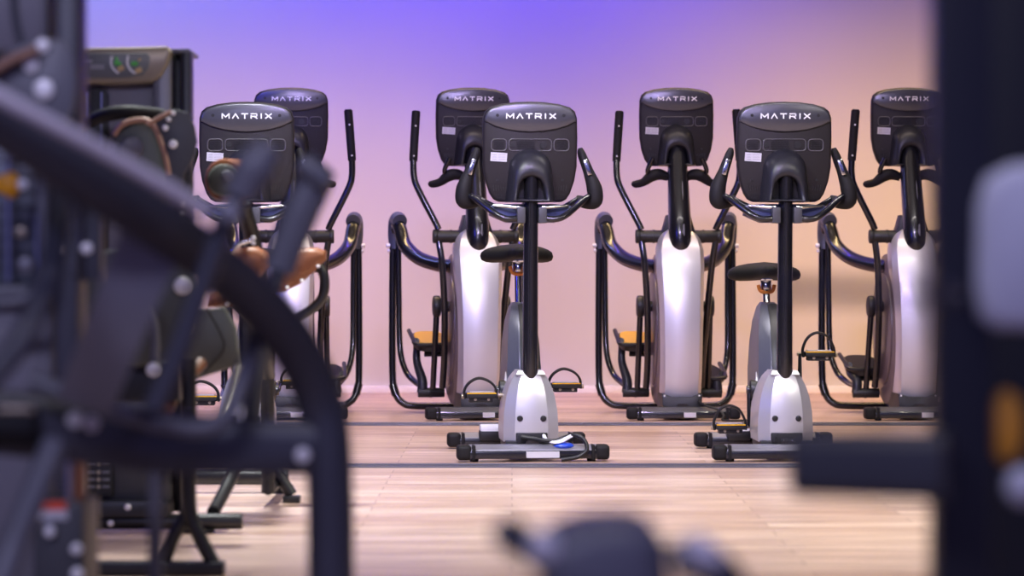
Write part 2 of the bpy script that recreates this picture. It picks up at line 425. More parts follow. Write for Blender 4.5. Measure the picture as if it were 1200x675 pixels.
def make_bike(label, X, yaw, seat_z, crank_deg, extras=0):
    r = thing('upright_bike', label, 'exercise bike', (X, 11.95, 0), yaw, 'upright bikes in the front row')
    foot_bar(r, 0.0, 'front_foot', .31, sticker=(-.03, .105) if extras == 1 else None, top=M_foot)
    foot_bar(r, 0.86, 'rear_foot', .30, top=M_foot)
    wh = MB().box((-.115, .81, .060), (.10, .10, .045), .012).build('wheel_housing', M_blk, r); MB().box((-.115, .805, .092), (.095, .09, .030), .010).build('housing_cover', M_wht, wh)
    # spine between the feet
    MB().tube([(0, .02, .055), (0, .85, .055)], .030, n=1, square=True, sides=16).build('base_rail', M_tube, r)
    # front shroud: faceted bullet with a notch for the mast
    def ring(z, hw, yf, yb, ch):
        return [(-hw, yb, z), (-hw, yf+ch*1.3, z), (-hw*.60, yf+ch*.22, z), (-hw*.30, yf+ch*.05, z), (0, yf, z), (hw*.30, yf+ch*.05, z), (hw*.60, yf+ch*.22, z), (hw, yf+ch*1.3, z), (hw, yb, z), (hw*.4, yb+.01, z), (-hw*.4, yb+.01, z)]
    sh = MB()
    lev = [(.075, .112, .052, .36), (.12, .114, .050, .37), (.20, .110, .052, .38), (.26, .100, .060, .37), (.305, .086, .072, .35), (.335, .072, .084, .33), (.355, .058, .096, .31)]
    sh.loft([ring(z, hw, yf, yb, .035) for z, hw, yf, yb in lev])
    # two horns either side of the mast
    for s in (-1, 1):
        sh.loft([[(s*.026, .090, .350), (s*.060, .100, .350), (s*.060, .30, .350), (s*.026, .30, .350)],
                 [(s*.032, .110, .366), (s*.052, .115, .366), (s*.052, .28, .366), (s*.032, .28, .366)]])
    so = sh.build('front_shroud', M_silv, r, ang=24)
    for x in (-.048, .048): MB().cyl((x, .050, .172), (x, .062, .172), .0125, bev=.003).build('screw', M_blk, so)
    sk = MB(); sk.box((0, .20, .066), (.215, .30, .030), .006); sk.box((0, .062, .090), (.130, .03, .048), .005)
    sk.build('socket_bay', M_blk, so)
    pl = MB(); pl.box((0.005, .045, .082), (.060, .006, .016), .002); pl.box((-.052, .045, .090), (.016, .006, .030), .002)
    pl.build('socket_plate', M_boss, so)
    for x in (-.015, .02): MB().cyl((x, .040, .082), (x, .046, .082), .003).build('pin', M_bolt, so)
    # mast
    MB().tube([(0, .172, .27), (0, .128, .335), (0, .115, .70), (0, .082, 1.20)], [.026, .033, .031, .029], n=4, sides=20, flat=1.35, up=(1, 0, 0)).build('mast', M_tube, r)
    seam = MB(); seam.tube([(-.010, .0845, .37), (-.010, .0735, .70), (-.009, .050, 1.08)], .0016, n=3, sides=6); seam.build('mast_seam', M_boss, r)
    # rear body fin
    fin = []
    for z, y0, y1, hw in ((.075, .34, .86, .062), (.20, .35, .88, .070), (.35, .37, .88, .072), (.47, .42, .86, .066), (.56, .50, .83, .056), (.62, .60, .80, .040), (.640, .66, .77, .028)):
        q = hw*.7
        fin.append([(-hw*.35, y0, z), (-hw, y0+q, z), (-hw, y1-q, z), (-hw*.6, y1, z), (hw*.6, y1, z), (hw, y1-q, z), (hw, y0+q, z), (hw*.35, y0, z)])
    fo = MB().loft(fin).build('rear_body', M_grey, r, ang=30)
    for s in (-1, 1):
        tr = MB(); tr.tube([(s*.064, .40, .10), (s*.074, .43, .20), (s*.076, .44, .30), (s*.070, .50, .345)], [.010, .009, .008, .005], n=4, sides=8); tr.build('edge_trim', M_silv, fo)
    hb = MB(); hb.cyl((-.105, .46, .27), (.105, .46, .27), .045, bev=.008); hb.build('crank_hub', M_blk, r)
    dl = MB(); dl.tube([(.022, .352, .20), (.022, .366, .35), (.022, .418, .47), (.020, .500, .565), (.008, .600, .630)], [.040, .044, .042, .036, .022], n=4, sides=12, flat=.28, up=(1, 0, 0)); dl.build('front_panel', M_blk, fo)
    # seat post, clamp and saddle
    MB().tube([(0, .72, .60), (0, .755, seat_z-.045)], .0155, n=1, sides=18).build('seat_post', M_chr, r)
    cl = MB(); cl.tube([(-.035, .742, seat_z-.062), (-.026, .735, seat_z-.086), (0, .732, seat_z-.094), (.026, .735, seat_z-.086), (.035, .742, seat_z-.062)], .0085, n=4, sides=10)
    cl.build('seat_lever', M_org, r)
    cc = MB(); cc.cyl((0, .752, seat_z-.085), (0, .757, seat_z-.035), .023, bev=.004); cc.box((0, .757, seat_z-.034), (.05, .09, .016), .004); cc.build('seat_clamp', M_chr, r)
    sd = []
    for y, hw, dr, th in ((.56, .014, .004, .020), (.575, .028, .006, .040), (.63, .038, .008, .052), (.70, .070, .014, .060), (.75, .128, .016, .066), (.80, .158, .018, .078), (.86, .158, .016, .076), (.90, .13, .026, .056), (.914, .08, .02, .026)):
        ringp = []
        for k in range(20):
            a = 2*PI*k/20; x = hw*math.copysign(abs(math.cos(a))**.7, math.cos(a)); u = abs(x)/hw
            z = seat_z-dr*u**1.3+math.copysign(abs(math.sin(a))**.7, math.sin(a))*th*0.5
            ringp.append((x, y, z))
        sd.append(ringp)
    MB().loft(sd).build('saddle', M_rub, r, ang=60)
    # cranks and pedals
    a = math.radians(crank_deg)
    for s in (-1, 1):
        ca = a if s > 0 else a+PI
        py, pz_ = .46+.155*math.cos(ca), .27+.155*math.sin(ca)
        ck = MB(); ck.tube([(s*.108, .46, .27), (s*.112, py, pz_)], [.018, .013], n=1, sides=12, flat=.55, up=(0, 1, 0)); ck.cyl((s*.098, .46, .27), (s*.118, .46, .27), .022, bev=.003)
        ck.build('crank', M_tube, r)
        MB().cyl((s*.10, py, pz_), (s*.135, py, pz_), .008).build('pedal_axle', M_khaki, r)
        pedal(r, s*.192, py, pz_, s, tilt=0.0, strap_h=.085 if crank_deg > 45 else .066)
    # handlebars, bracket, tray
    br = MB(); br.box((-.044, .185, 1.005), (.034, .05, .066), .005); br.box((.044, .185, 1.005), (.034, .05, .066), .005); br.box((0, .262, 1.01), (.11, .03, .05), .006)
    br.build('handlebar_clamp', M_mid2, r).location.y = -.13
    hb = MB(); hb.tube([(-.055, .18, .992), (-.105, .175, .990), (-.150, .19, 1.012), (-.220, .25, 1.068), (-.255, .29, 1.09)], .0135, n=5)
    hb.tube([(.055, .18, .992), (.105, .175, .990), (.150, .19, 1.012), (.220, .25, 1.068), (.255, .29, 1.09)], .0135, n=5)
    hb.tube([(-.20, .32, 1.07), (-.10, .26, 1.02), (0, .25, 1.01), (.10, .26, 1.02), (.20, .32, 1.07)], .013, n=5)
    hbo = hb.build('handlebar', M_tube, r); hbo.location.y = -.13
    for s in (-1, 1):
        g = MB(); g.tube([(s*.200, .335, 1.070), (s*.245, .315, 1.060), (s*.272, .30, 1.070), (s*.270, .30, 1.12), (s*.246, .31, 1.19), (s*.220, .32, 1.26), (s*.214, .325, 1.285)], [.022, .028, .034, .033, .022, .018, .010], n=5, sides=14)
        g.build('grip', M_rub, hbo)
        pr = MB(); pr.box((s*.240, .280, 1.205), (.018, .020, .066), .003, rot=('Y', -s*.30)); pr.build('pulse_plate', M_chr, hbo)
        for zz in (-.018, .018): MB().cyl((s*(.240-zz*.3), .2685, 1.205+zz), (s*(.240-zz*.3), .272, 1.205+zz), .003).build('rivet', M_blk, hbo)
    tr = MB(); tr.prism([(-.165, 1.045), (-.170, 1.005), (-.10, .975), (.10, .975), (.170, 1.005), (.165, 1.045), (.10, 1.052), (-.10, 1.052)], .23, .30, .006)
    tr.build('accessory_tray', M_navy, r).location.y = -.13
    tl = MB(); tl.tube([(-.155, .222, 1.044), (-.07, .20, 1.038), (-.045, .20, 1.038)], .006, n=3, sides=8, flat=.5); tl.tube([(.155, .222, 1.044), (.07, .20, 1.038), (.045, .20, 1.038)], .006, n=3, sides=8, flat=.5)
    tl.build('tray_rim', M_chr, r).location.y = -.13
    console(r, (0, .125, 1.266), .06)
    if extras == 1:
        cb = MB(); cb.tube([(-.045, .030, .098), (0, .020, .092), (.04, .0, .086), (.09, -.012, .084), (.13, -.01, .098), (.17, -.03, .108), (.205, -.05, .090), (.215, -.062, .05), (.18, -.066, .022), (.11, -.064, .010)], .0088, n=6, sides=10)
        cb.build('black_cable', M_blk, r)
        wc = MB(); wc.tube([(.048, .040, .104), (.050, .018, .092), (.072, -.012, .080), (.11, -.022, .084), (.155, -.028, .106)], .0060, n=6, sides=8)
        wc.tube([(.053, .040, .104), (.060, .014, .088), (.085, -.022, .076), (.12, -.026, .082), (.160, -.030, .104)], .0035, n=6, sides=8); wc.build('white_cable', M_wht, r)
        MB().sphere((.125, -.004, .062), .044, (1.0, .7, .38)).build('blue_cap', M_blue, r)
    return r

# ------------------------------------------------------------------ elliptical trainer
def make_elliptical(label, X, yaw, phase, hi='left', cable=False):
    r = thing('elliptical_trainer', label, 'elliptical trainer', (X, 15.05, 0), yaw, 'elliptical trainers in the back row')
    foot_bar(r, 0.0, 'front_foot', .29, top=M_mid2, sticker=(0.0, .062))
    MB().tube([(0, .03, .05), (0, 1.0, .05)], .034, n=1, square=True, sides=16).build('base_rail', M_tube, r)
    # flywheel housing
    dc = MB(); dc.cyl((-.112, .50, .46), (.112, .50, .46), .405, sides=48, bev=.03); dc.cyl((-.122, .50, .46), (.122, .50, .46), .30, sides=40, bev=.01)
    dc.build('flywheel_housing', M_disc, r, ang=30)
    # silver front shroud wraps round the housing
    lev = [(.115, .098, .090), (.14, .102, .075), (.25, .104, .045), (.40, .106, .028), (.55, .109, .030), (.70, .114, .052), (.80, .119, .082), (.88, .118, .118), (.93, .106, .150), (.962, .088, .178), (.985, .062, .205)]
    rings = []
    for z, hw, yf in lev:
        dep = max(.10, .5-yf-math.sqrt(max(.0, .40**2-(min(z, .86)-.46)**2))+.10) if z < .80 else .26
        yb = yf+max(dep, .16)
        rings.append([(-hw*.96, yb, z), (-hw*1.04, yf+.070, z), (-hw*.84, yf+.018, z), (-hw*.42, yf+.004, z), (0, yf, z), (hw*.42, yf+.004, z), (hw*.84, yf+.018, z), (hw*1.04, yf+.070, z), (hw*.96, yb, z), (hw*.4, yb+.01, z), (-hw*.4, yb+.01, z)])
    so = MB().loft(rings).build('front_shroud', M_silv2, r, ang=28)
    bs = MB(); bs.prism([(-.105, .135), (-.100, .028), (-.085, .016), (.085, .016), (.100, .028), (.105, .135), (.05, .118), (-.05, .118)], .055, .40, .006)
    bo = bs.build('base_cover', M_blk, r)
    bt = MB(); bt.tube([(-.098, .05, .075), (-.085, .045, .030), (0, .04, .022), (.085, .045, .030), (.098, .05, .075)], .004, n=4, sides=8); bt.build('base_trim', M_boss, bo)
    for x in (-.092, .088): MB().cyl((x, .048, .125), (x, .056, .125), .005).build('screw', M_bolt, bo)
    # mast
    MB().tube([(0, .225, .82), (0, .176, .89), (0, .190, 1.00), (0, .275, 1.20), (0, .372, 1.44)], [.040, .056, .060, .056, .048], n=5, sides=24, flat=1.1, up=(1, 0, 0)).build('mast', M_tube, r)
    MB().tube([(.012, .118, .93), (.012, .126, 1.0), (.012, .213, 1.20), (.012, .262, 1.30)], .008, n=3, sides=8, flat=.4).build('mast_inlay', M_near2, r)
    # shoulders behind the pivot tube
    sh = MB(); sh.prism([(-.10, .93), (-.075, 1.01), (-.062, 1.06), (.062, 1.06), (.075, 1.01), (.10, .93)], .24, .36, .01); sh.build('mast_shoulder', M_blk, r)
    pv = MB(); pv.cyl((-.215, .27, .948), (.215, .27, .948), .033, bev=.006); pv.cyl((-.225, .27, .948), (-.200, .27, .948), .037, bev=.006); pv.cyl((.200, .27, .948), (.225, .27, .948), .037, bev=.006)
    pv.cyl((-.135, .27, .948), (-.125, .27, .948), .036); pv.cyl((.125, .27, .948), (.135, .27, .948), .036)
    pv.build('pivot_tube', M_blk, r)
    # swinging arms
    for s in (-1, 1):
        f = phase*s            # >0 : top forward (towards the viewer)
        t = MB(); t.tube([(s*.195, .27, .985), (s*.215, .27-.02*f, 1.03), (s*.300, .28-.06*f, 1.20), (s*.318, .29-.08*f, 1.27), (s*.318, .30-.11*f, 1.36)], .0175, n=5)
        to = t.build('swing_arm', M_tube, r)
        g = MB(); g.tube([(s*.318, .30-.11*f, 1.345), (s*.308, .31-.14*f, 1.48), (s*.298, .32-.17*f, 1.605)], [.022, .023, .023], n=3); g.cyl((s*.298, .32-.17*f, 1.603), (s*.2975, .32-.171*f, 1.612), .019, bev=.004)
        g.build('grip', M_rub, to)
        for zz, xx, yy in ((1.37, .317, .302-.115*f), (1.53, .304, .313-.15*f)): MB().sphere((s*xx, yy-.024, zz), .0045, seg=8).build('grip_screw', M_bolt, to)
        low = MB(); low.tube([(s*.195, .265, .925), (s*.178, .27+.03*f, .80), (s*.160, .33+.05*f, .55), (s*.150, .45+.06*f, .30), (s*.152, .52+.06*f, .15)], .0175, n=4); low.build('lower_arm', M_tube, r)
        kx = s*.200
        kn = MB(); kn.cyl((s*.165, .46, .58), (s*.205, .46, .58), .058, bev=.012); kn.cyl((s*.11, .46, .58), (s*.17, .46, .58), .028); kn.build('crank_knob', M_blk, r)
        rd = MB(); rd.tube([(s*.185, .46, .55), (s*.190, .60, .14)], .016, n=1); rd.build('crank_rod', M_tube, r)
    # rear frame with caps, bent top tubes and the ground hoop
    for s in (-1, 1):
        tp = MB(); tp.tube([(s*.345, 1.02, .985), (s*.345, .99, 1.02), (s*.333, .95, .995), (s*.312, .88, .905), (s*.250, .75, .835), (s*.165, .60, .800), (s*.09, .48, .79)], [.034, .036, .037, .038, .038, .038, .036], n=5, sides=18)
        tpo = tp.build('top_tube', M_tube, r)
        cp = MB(); cp.tube([(s*.352, 1.035, .885), (s*.354, 1.04, .96), (s*.350, 1.02, 1.025), (s*.342, .985, 1.048), (s*.335, .945, 1.035)], [.032, .038, .042, .043, .041], n=5, sides=16); cp.build('rear_cap', M_grey, tpo)
        MB().cyl((s*.372, 1.03, .905), (s*.402, 1.03, .905), .012, bev=.003).build('bolt', M_bolt, tpo); MB().cyl((s*.372, 1.03, .875), (s*.395, 1.03, .875), .010, bev=.003).build('bolt', M_bolt, tpo)
    hp = MB(); hp.tube([(-.365, 1.03, .95), (-.368, 1.03, .60), (-.368, 1.02, .20), (-.355, 1.0, .10), (-.315, .985, .045), (-.24, .98, .028), (0, .98, .028), (.24, .98, .028), (.315, .985, .045), (.355, 1.0, .10), (.368, 1.02, .20), (.368, 1.03, .60), (.365, 1.03, .95)], .0195, n=5, sides=14)
    for s in (-1, 1): hp.tube([(s*.367, 1.015, .145), (s*.352, .998, .088)], .023, n=1)
    hp.build('ground_hoop', M_tube, r)
    for s in (-1, 1):
        up = 1 if (hi == 'left') == (s < 0) else 0
        # hanging link from the cap, bending inwards to the pedal joint
        jy = .70 if up else .62
        hl = MB(); hl.tube([(s*.338, 1.00, .93), (s*.336, .99, .60), (s*.332, .96, .34), (s*.305, .90, .22), (s*.262, .80, .165), (s*.235, jy+.02, .15)], .0165, n=5); hl.build('hanging_link', M_tube, r)
        jt = MB(); jt.cyl((s*.120, jy-.02, .115), (s*.262, jy-.02, .115), .026, bev=.004); jt.cyl((s*.190, jy-.02, .115), (s*.198, jy-.02, .115), .029); jt.build('link_joint', M_blk, r)
        pzz = .395 if up else (.265 if hi == 'right' else .215); pyy = .80 if up else .78
        ar = MB(); ar.tube([(s*.240, jy-.02, .115), (s*.238, jy-.01, .18), (s*.262, jy+.04, (pzz+.115)/2+.02), (s*.262, pyy-.05, pzz-.035), (s*.275, pyy-.12, pzz-.005)], [.028, .026, .021, .019, .022], n=5, flat=.9); ar.build('pedal_arm', M_boss, r)
        ps = []
        def pr(k, hw, l):
            pts = []
            for j in range(24):
                a = 2*PI*j/24; ca, sa = math.cos(a), math.sin(a)
                yo = l*math.copysign(abs(sa)**.6, sa); pts.append((s*.185+hw*math.copysign(abs(ca)**.6, ca), pyy+yo, k+yo*.17))
            return pts
        pb = MB(); pb.loft([pr(pzz-.034, .070, .16), pr(pzz-.030, .088, .180), pr(pzz+.004, .098, .19), pr(pzz+.006, .092, .185)]); pb.tube([(s*.105, pyy-.17, pzz-.022), (s*.265, pyy-.19, pzz-.022), (s*.285, pyy-.10, pzz+.004), (s*.285, pyy+.15, pzz+.046)], .012, n=4, sides=8)
        pbo = pb.build('pedal', M_blk, r)
        MB().loft([pr(pzz+.004, .084, .172), pr(pzz+.014, .080, .168)]).build('foot_pad', M_yel if up else M_rub, pbo)
        un = MB(); un.box((s*.170, pyy-.04, pzz-.065), (.075, .10, .045), .010); un.cyl((s*.12, pyy-.09, pzz-.075), (s*.225, pyy-.09, pzz-.075), .014); un.build('pedal_mount', M_blk, pbo)
    # pulse handlebars under the console
    hb = MB(); hb.tube([(-.13, .33, 1.36), (-.155, .35, 1.29), (-.11, .40, 1.27), (0, .42, 1.265), (.11, .40, 1.27), (.155, .35, 1.29), (.13, .33, 1.36)], .013, n=5)
    hbo = hb.build('handlebar', M_tube, r)
    for s in (-1, 1):
        g = MB(); g.tube([(s*.045, .37, 1.262), (s*.09, .37, 1.275), (s*.13, .37, 1.268), (s*.175, .38, 1.235), (s*.215, .40, 1.225), (s*.228, .41, 1.232)], [.022, .030, .032, .022, .020, .012], n=5); g.build('pulse_grip', M_rub, hbo)
    console(r, (0, .375, 1.525), .04)
    if cable:
        cb = MB(); cb.tube([(.085, .04, .10), (.09, .0, .09), (.12, -.05, .075), (.17, -.07, .06), (.20, -.09, .03), (.19, -.11, .008), (.24, -.14, .006), (.33, -.12, .006)], .006, n=6, sides=8); cb.build('power_cable', M_blk, r)
    return r

make_elliptical('elliptical trainer at the far left of the back row with a blue-lit console', -1.137, math.radians(4.0), 0.6)
make_elliptical('silver-bodied elliptical trainer directly behind the middle upright bike', -0.155, math.radians(7.5), 0.6)
make_elliptical('fully visible silver elliptical trainer standing between the middle and right upright bikes', 0.880, math.radians(2.0), 0.6, cable=True)
make_elliptical('elliptical trainer furthest right, cut by the dark foreground post, black pedals low', 2.10, math.radians(1.8), -0.4, hi='right')
make_bike('upright bike with grey console at the left, mostly hidden behind blurred levers and tan pads', -1.09, math.radians(2), .84, 10)
make_bike('middle upright bike with white label, blue cap and looped cables on its front foot', .085, math.radians(4.5), .855, 5, extras=1)
make_bike('right upright bike with a lower saddle and its right pedal raised', 1.128, math.radians(2.0), .775, 80)

# ------------------------------------------------------------------ strength machines in the foreground
def V(v): return Vector(v)
def bolt(parent, p, r=.014, d=(0, -1, 0), L=.012, name='bolt', m=None):
    p = Vector(p); q = p+Vector(d)*L
    return MB().cyl(p, q, r, bev=min(r, L)*.35, sides=16).build(name, m or M_bolt, parent)
def poly(mb, pxs, Y, th, bev=.004):
    pts = [W(x, y, Y) for x, y in pxs]; mb.prism([(p.x, p.z) for p in pts], Y, Y+th, bev); return mb
def rootat(name, label, cat, loc, group=None):
    return thing(name, label, cat, loc, 0, group)
def fin(r):
    """children were modelled in world space: keep them there under the empty at the base"""
    for ch in r.children: ch.matrix_parent_inverse = Matrix.Translation(-Vector(r.location))

# --- nearest frame, left: one bent main tube coming down to the floor, cross beam, swing lever
A = rootat('strength_machine', 'nearest black strength machine at the left, its thick tube bending down, blurred levers above', 'strength machine', (W(388, 700, 4.5).x, 4.5, 0))
fx = W(388, 700, 4.5).x
MB().tube([W(-90, 78, 3.9), W(0, 142, 3.95), W(110, 214, 4.05), W(205, 276, 4.2), (W(285, 338, 4.35)), W(342, 402, 4.45), W(374, 470, 4.5), W(386, 550, 4.5), (fx, 4.5, .25), (fx, 4.5, .02)],
          [.036, .036, .037, .038, .038, .038, .037, .036, .036, .036], n=6, sides=20).build('main_tube', M_near, A)
MB().tube([W(-90, 62, 3.80), W(0, 113, 3.84), W(100, 166, 3.92), W(190, 216, 4.0), W(242, 248, 4.05)], .0105, n=3).build('pale_bar', M_pale, A)  # separate pale bar laid along the top of the main tube
MB().box((fx, 4.5, .008), (.16, .22, .016), .004).build('foot_plate', M_near, A)
MB().tube([W(-90, 488, 4.42), W(60, 500, 4.46), W(200, 519, 4.5), W(372, 525, 4.5)], [.050, .050, .048, .042], n=4, sides=16, flat=.8, square=True).build('cross_beam', M_near, A)
bolt(A, W(355, 533, 4.462), .011)
bolt(A, W(89, 491, 4.41), .012); bolt(A, W(108, 496, 4.41), .012)
MB().tube([W(36, 446, 4.36), W(94, 466, 4.36), W(165, 492, 4.38), W(232, 503, 4.4), W(266, 486, 4.4), W(284, 444, 4.42), W(300, 395, 4.45), W(318, 352, 4.5)], .0135, n=6, sides=14).build('bent_tube', M_near2, A)
pl = MB()
pl.loft([[W(158, 222, 4.18), W(232, 262, 4.22), W(232, 262, 4.26), W(158, 222, 4.22)], [W(118, 330, 4.2), W(190, 345, 4.2), W(190, 345, 4.24), W(118, 330, 4.24)], [W(92, 400, 4.22), W(160, 415, 4.22), W(160, 415, 4.26), W(92, 400, 4.26)], [W(66, 470, 4.3), W(130, 485, 4.3), W(130, 485, 4.34), W(66, 470, 4.34)]])
pl.build('swing_plate', M_towl, A)
MB().tube([W(70, 225, 4.2), W(62, 300, 4.1), W(35, 380, 4.0), W(-10, 440, 3.95), W(-60, 470, 3.9)], .018, n=6).build('hand_loop', M_near, A)
lx = W(64, 520, 4.3); ex = W(-2, 690, 4.2)
MB().tube([lx, W(36, 590, 4.25), ex, Vector((ex.x+(ex.x-lx.x)*1.3, 4.1, .012))], .021, n=2).build('rear_leg', M_near2, A)
MB().tube([W(372, 208, 5.0), W(352, 250, 5.0), W(326, 318, 5.0)], [.031, .032, .028], n=4, flat=.7).build('grip', M_near2, A)
MB().cyl(W(352, 188, 4.98), W(386, 216, 4.98), .022, bev=.008).build('grip_knob', M_near2, A)
MB().tube([W(326, 318, 5.0), W(312, 370, 4.9), W(300, 440, 4.75), W(292, 515, 4.58)], .016, n=4).build('lever', M_near, A)
MB().cyl(W(-20, 500, 4.3), W(46, 500, 4.3), .032, bev=.008).build('roller_pad', M_rub, A)
MB().cyl(W(-5, 480, 4.28), W(40, 480, 4.28), .006, bev=.002).build('roller_rim', M_khaki, A)
MB().tube([W(300, 188, 4.1), W(268, 250, 4.1), W(240, 325, 4.1), W(208, 415, 4.1), W(180, 480, 4.1)], [.014, .015, .016, .017, .017], n=4).build('lever', M_near, A)
MB().tube([W(318, 172, 4.08), W(300, 195, 4.08), W(280, 232, 4.08)], [.020, .031, .024], n=5).build('grip', M_near2, A)
bolt(A, W(270, 249, 4.07), .016, name='pivot_cap', m=M_towl)
bx = W(182, 500, 4.85).x
MB().tube([W(180, 474, 4.1), W(182, 478, 4.85)], .014, n=1).build('link', M_near, A)
MB().tube([W(182, 478, 4.85), (bx, 4.85, .01)], .0125, n=1).build('post', M_near2, A)
MB().box((bx, 4.85, .012), (.10, .50, .024), .006).build('foot', M_near, A)
fin(A)

# --- far left weight tower with a round cam plate
T = rootat('weight_tower', 'dark weight tower at the left edge with a cam plate and orange selector knob', 'strength machine', (W(30, 400, 5.5).x, 5.5, 0))
def pbox(x0, x1, y0, y1, Y, d, bev=.006):
    a = W(x0, y0, Y); b = W(x1, y1, Y)
    z0 = max(b.z, .004)
    return MB().box(((a.x+b.x)/2, Y+d/2, (a.z+z0)/2), (abs(b.x-a.x), d, a.z-z0), bev)
pbox(63, 92, -60, 830, 5.45, .12, .012).build('corner_post', M_near, T)
pbox(-110, 57, -60, 62, 5.5, .14, .02).build('top_shroud', M_tow, T)
MB().tube([W(14, -60, 5.49), W(16, 0, 5.49), W(22, 40, 5.49), W(36, 66, 5.49)], .006, n=4).build('shroud_seam', M_near, T)
pbox(-110, 60, 150, 335, 5.62, .10, .01).build('weight_stack', M_grey, T)
for k in range(10): pbox(-108, 58, 152+k*18, 154+k*18, 5.615, .004, .0005).build('stack_gap', M_blk, T)
for xx in (10, 44): MB().cyl(W(xx, 20, 5.57), W(xx, 330, 5.57), .006).build('guide_rod', M_chr, T)
pbox(-110, 66, 335, 352, 5.48, .16, .006).build('stack_ledge', M_near2, T)
pbox(-110, 62, 352, 830, 5.54, .14, .01).build('lower_shroud', M_tow, T)
pbox(-110, 92, 805, 830, 5.40, .30, .01).build('base', M_near, T)
pbox(-110, 90, 62, 80, 5.56, .1).build('head_beam', M_blk, T)
kb = MB(); kb.cyl(W(17, 217, 5.5), W(17, 217, 5.5)+Vector((-.012, -.07, 0)), .016, .018, bev=.004); kb.sphere(W(13, 217, 5.44), .022, (.8, .7, 1.15)); kb.build('selector_knob', M_knob, T)
bolt(T, W(27, 216, 5.42), .010); bolt(T, W(25, 272, 5.48), .011, m=M_khaki, name='pin_head'); bolt(T, W(30, 311, 5.46), .016, m=M_towl, name='pin_head')
for xx, yy in ((72, 227), (66, 245), (73, 293), (102, 291)): bolt(T, W(xx, yy, 5.35), .010, name='bolt')
pbox(78, 118, 236, 330, 5.50, .05, .006).build('cable_bracket', M_near, T)
MB().tube([W(92, 236, 5.47), W(93, 290, 5.47)], .006, n=1).build('cable_rod', M_chr, T)
MB().tube([W(45, 160, 5.40), W(50, 240, 5.38), W(52, 310, 5.38), W(30, 350, 5.36), W(-20, 356, 5.36)], .012, n=5).build('cable_guide', M_near2, T)
fin(T)
CP = [(-14, 92), (-2, 68), (22, 52), (50, 44), (74, 47), (86, 66), (90, 96), (86, 126), (74, 152), (60, 178), (38, 186), (10, 176), (-10, 150)]
P1 = poly(MB(), CP, 5.20, .016, .004).build('cam_plate', M_near2, T); 
P1.matrix_parent_inverse = Matrix.Translation(-Vector(T.location))
for xx, yy, rr in ((52, 105, .0185), (37, 76, .014), (50, 54, .013)):
    b_ = bolt(P1, W(xx, yy, 5.199), rr)
st = MB().tube([W(-20, 92, 5.17), W(10, 72, 5.17), W(44, 58, 5.17)], .009, n=3, flat=1.5).build('edge_strip', M_rim, P1)

# --- mid distance machine: weight tower with instruction placard, cam plate and lever
Y2 = 8.8
Q = rootat('seated_machine', 'grey weight tower machine with a small exercise placard, left of the left upright bike', 'strength machine', (W(150, 600, Y2).x, Y2, 0))
Qc = []
def q(o): Qc.append(o); return o
q(pbox(96, 200, 60, 575, Y2+.06, .30, .02).build('tower_shroud', M_tow, Q))
hd = MB(); poly(hd, [(90, 97), (90, 56), (150, 55), (196, 54), (200, 60), (196, 76), (188, 90), (178, 96), (140, 98)], Y2-.02, .10, .012)
q(hd.build('placard_header', M_khaki, Q))
pc = MB(); poly(pc, [(88, 91), (88, 63), (172, 62), (176, 66), (174, 80), (168, 88), (150, 91)], Y2-.026, .012, .002)
pco = pc.build('placard', M_plac, Q); q(pco)
def pmini(pxs, m, r=.004):
    o = MB().tube([W(x, y, Y2-.028) for x, y in pxs], r, n=2, sides=8, flat=.4).build('pictogram', m, Q); q(o)
pmini([(131, 66), (130, 74), (133, 81), (139, 86)], M_wht, .0035); pmini([(150, 65), (149, 74), (153, 82), (159, 86)], M_wht, .0035)
pmini([(134, 74), (138, 74), (141, 76)], M_grn, .007); pmini([(136, 67), (137, 73)], M_grn, .004); pmini([(154, 74), (158, 75), (161, 73)], M_grn, .007)
pmini([(138, 82), (142, 80), (145, 79)], M_tanp, .008); pmini([(159, 84), (163, 82), (166, 81)], M_tanp, .008); pmini([(162, 71), (165, 69)], M_tanp, .004)
pmini([(94, 71), (108, 72)], M_labg, .0045); pmini([(106, 77), (122, 77)], M_labg, .003); pmini([(106, 80), (122, 80)], M_labg, .003)
q(pbox(178, 200, 62, 575, Y2+.0, .10, .02).build('side_column', M_towl, Q))
q(pbox(201, 212, 60, 600, Y2+.10, .20, .006).build('inner_gap', M_blk, Q))
q(pbox(212, 223, 59, 612, Y2+.02, .10, .010).build('rear_post', M_mid, Q))
q(pbox(200, 222, 57, 62, Y2+.02, .26, .004).build('top_cap', M_near2, Q))
wn = MB(); poly(wn, [(95, 420), (95, 112), (98, 105), (104, 102), (118, 102), (124, 105), (127, 112), (127, 420)], Y2+.050, .02, .004); q(wn.build('stack_window', M_blk, Q))
for xx in (103, 119): q(MB().cyl(W(xx, 108, Y2+.044), W(xx, 410, Y2+.044), .005).build('guide_rod', M_chr, Q))
q(pbox(98, 200, 470, 592, Y2+.0, .30, .02).build('lower_shroud', M_mid2, Q))
ws = pbox(101, 132, 538, 582, Y2-.03, .06, .004).build('weight_stack', M_blk, Q); q(ws)
for k in range(4):
    for xx in (107, 124): q(MB().box(W(xx, 545+k*8.5, Y2-.034), (.022, .008, .006), .002).build('weight_mark', M_towl, Q))
    q(MB().cyl(W(115.5, 545+k*8.5, Y2-.036), W(115.5, 545+k*8.5, Y2-.03), .006).build('pin_hole', M_khaki, Q))
q(MB().box(((W(100, 0, Y2).x+W(200, 0, Y2).x)/2-.02, Y2+.1, .075), (.30, .34, .05), .012).build('base_box', M_mid, Q))
q(MB().cyl((W(98, 0, Y2).x, Y2-.02, .035), (W(285, 0, Y2).x, Y2-.02, .035), .024, bev=.005).build('base_tube', M_mid, Q))
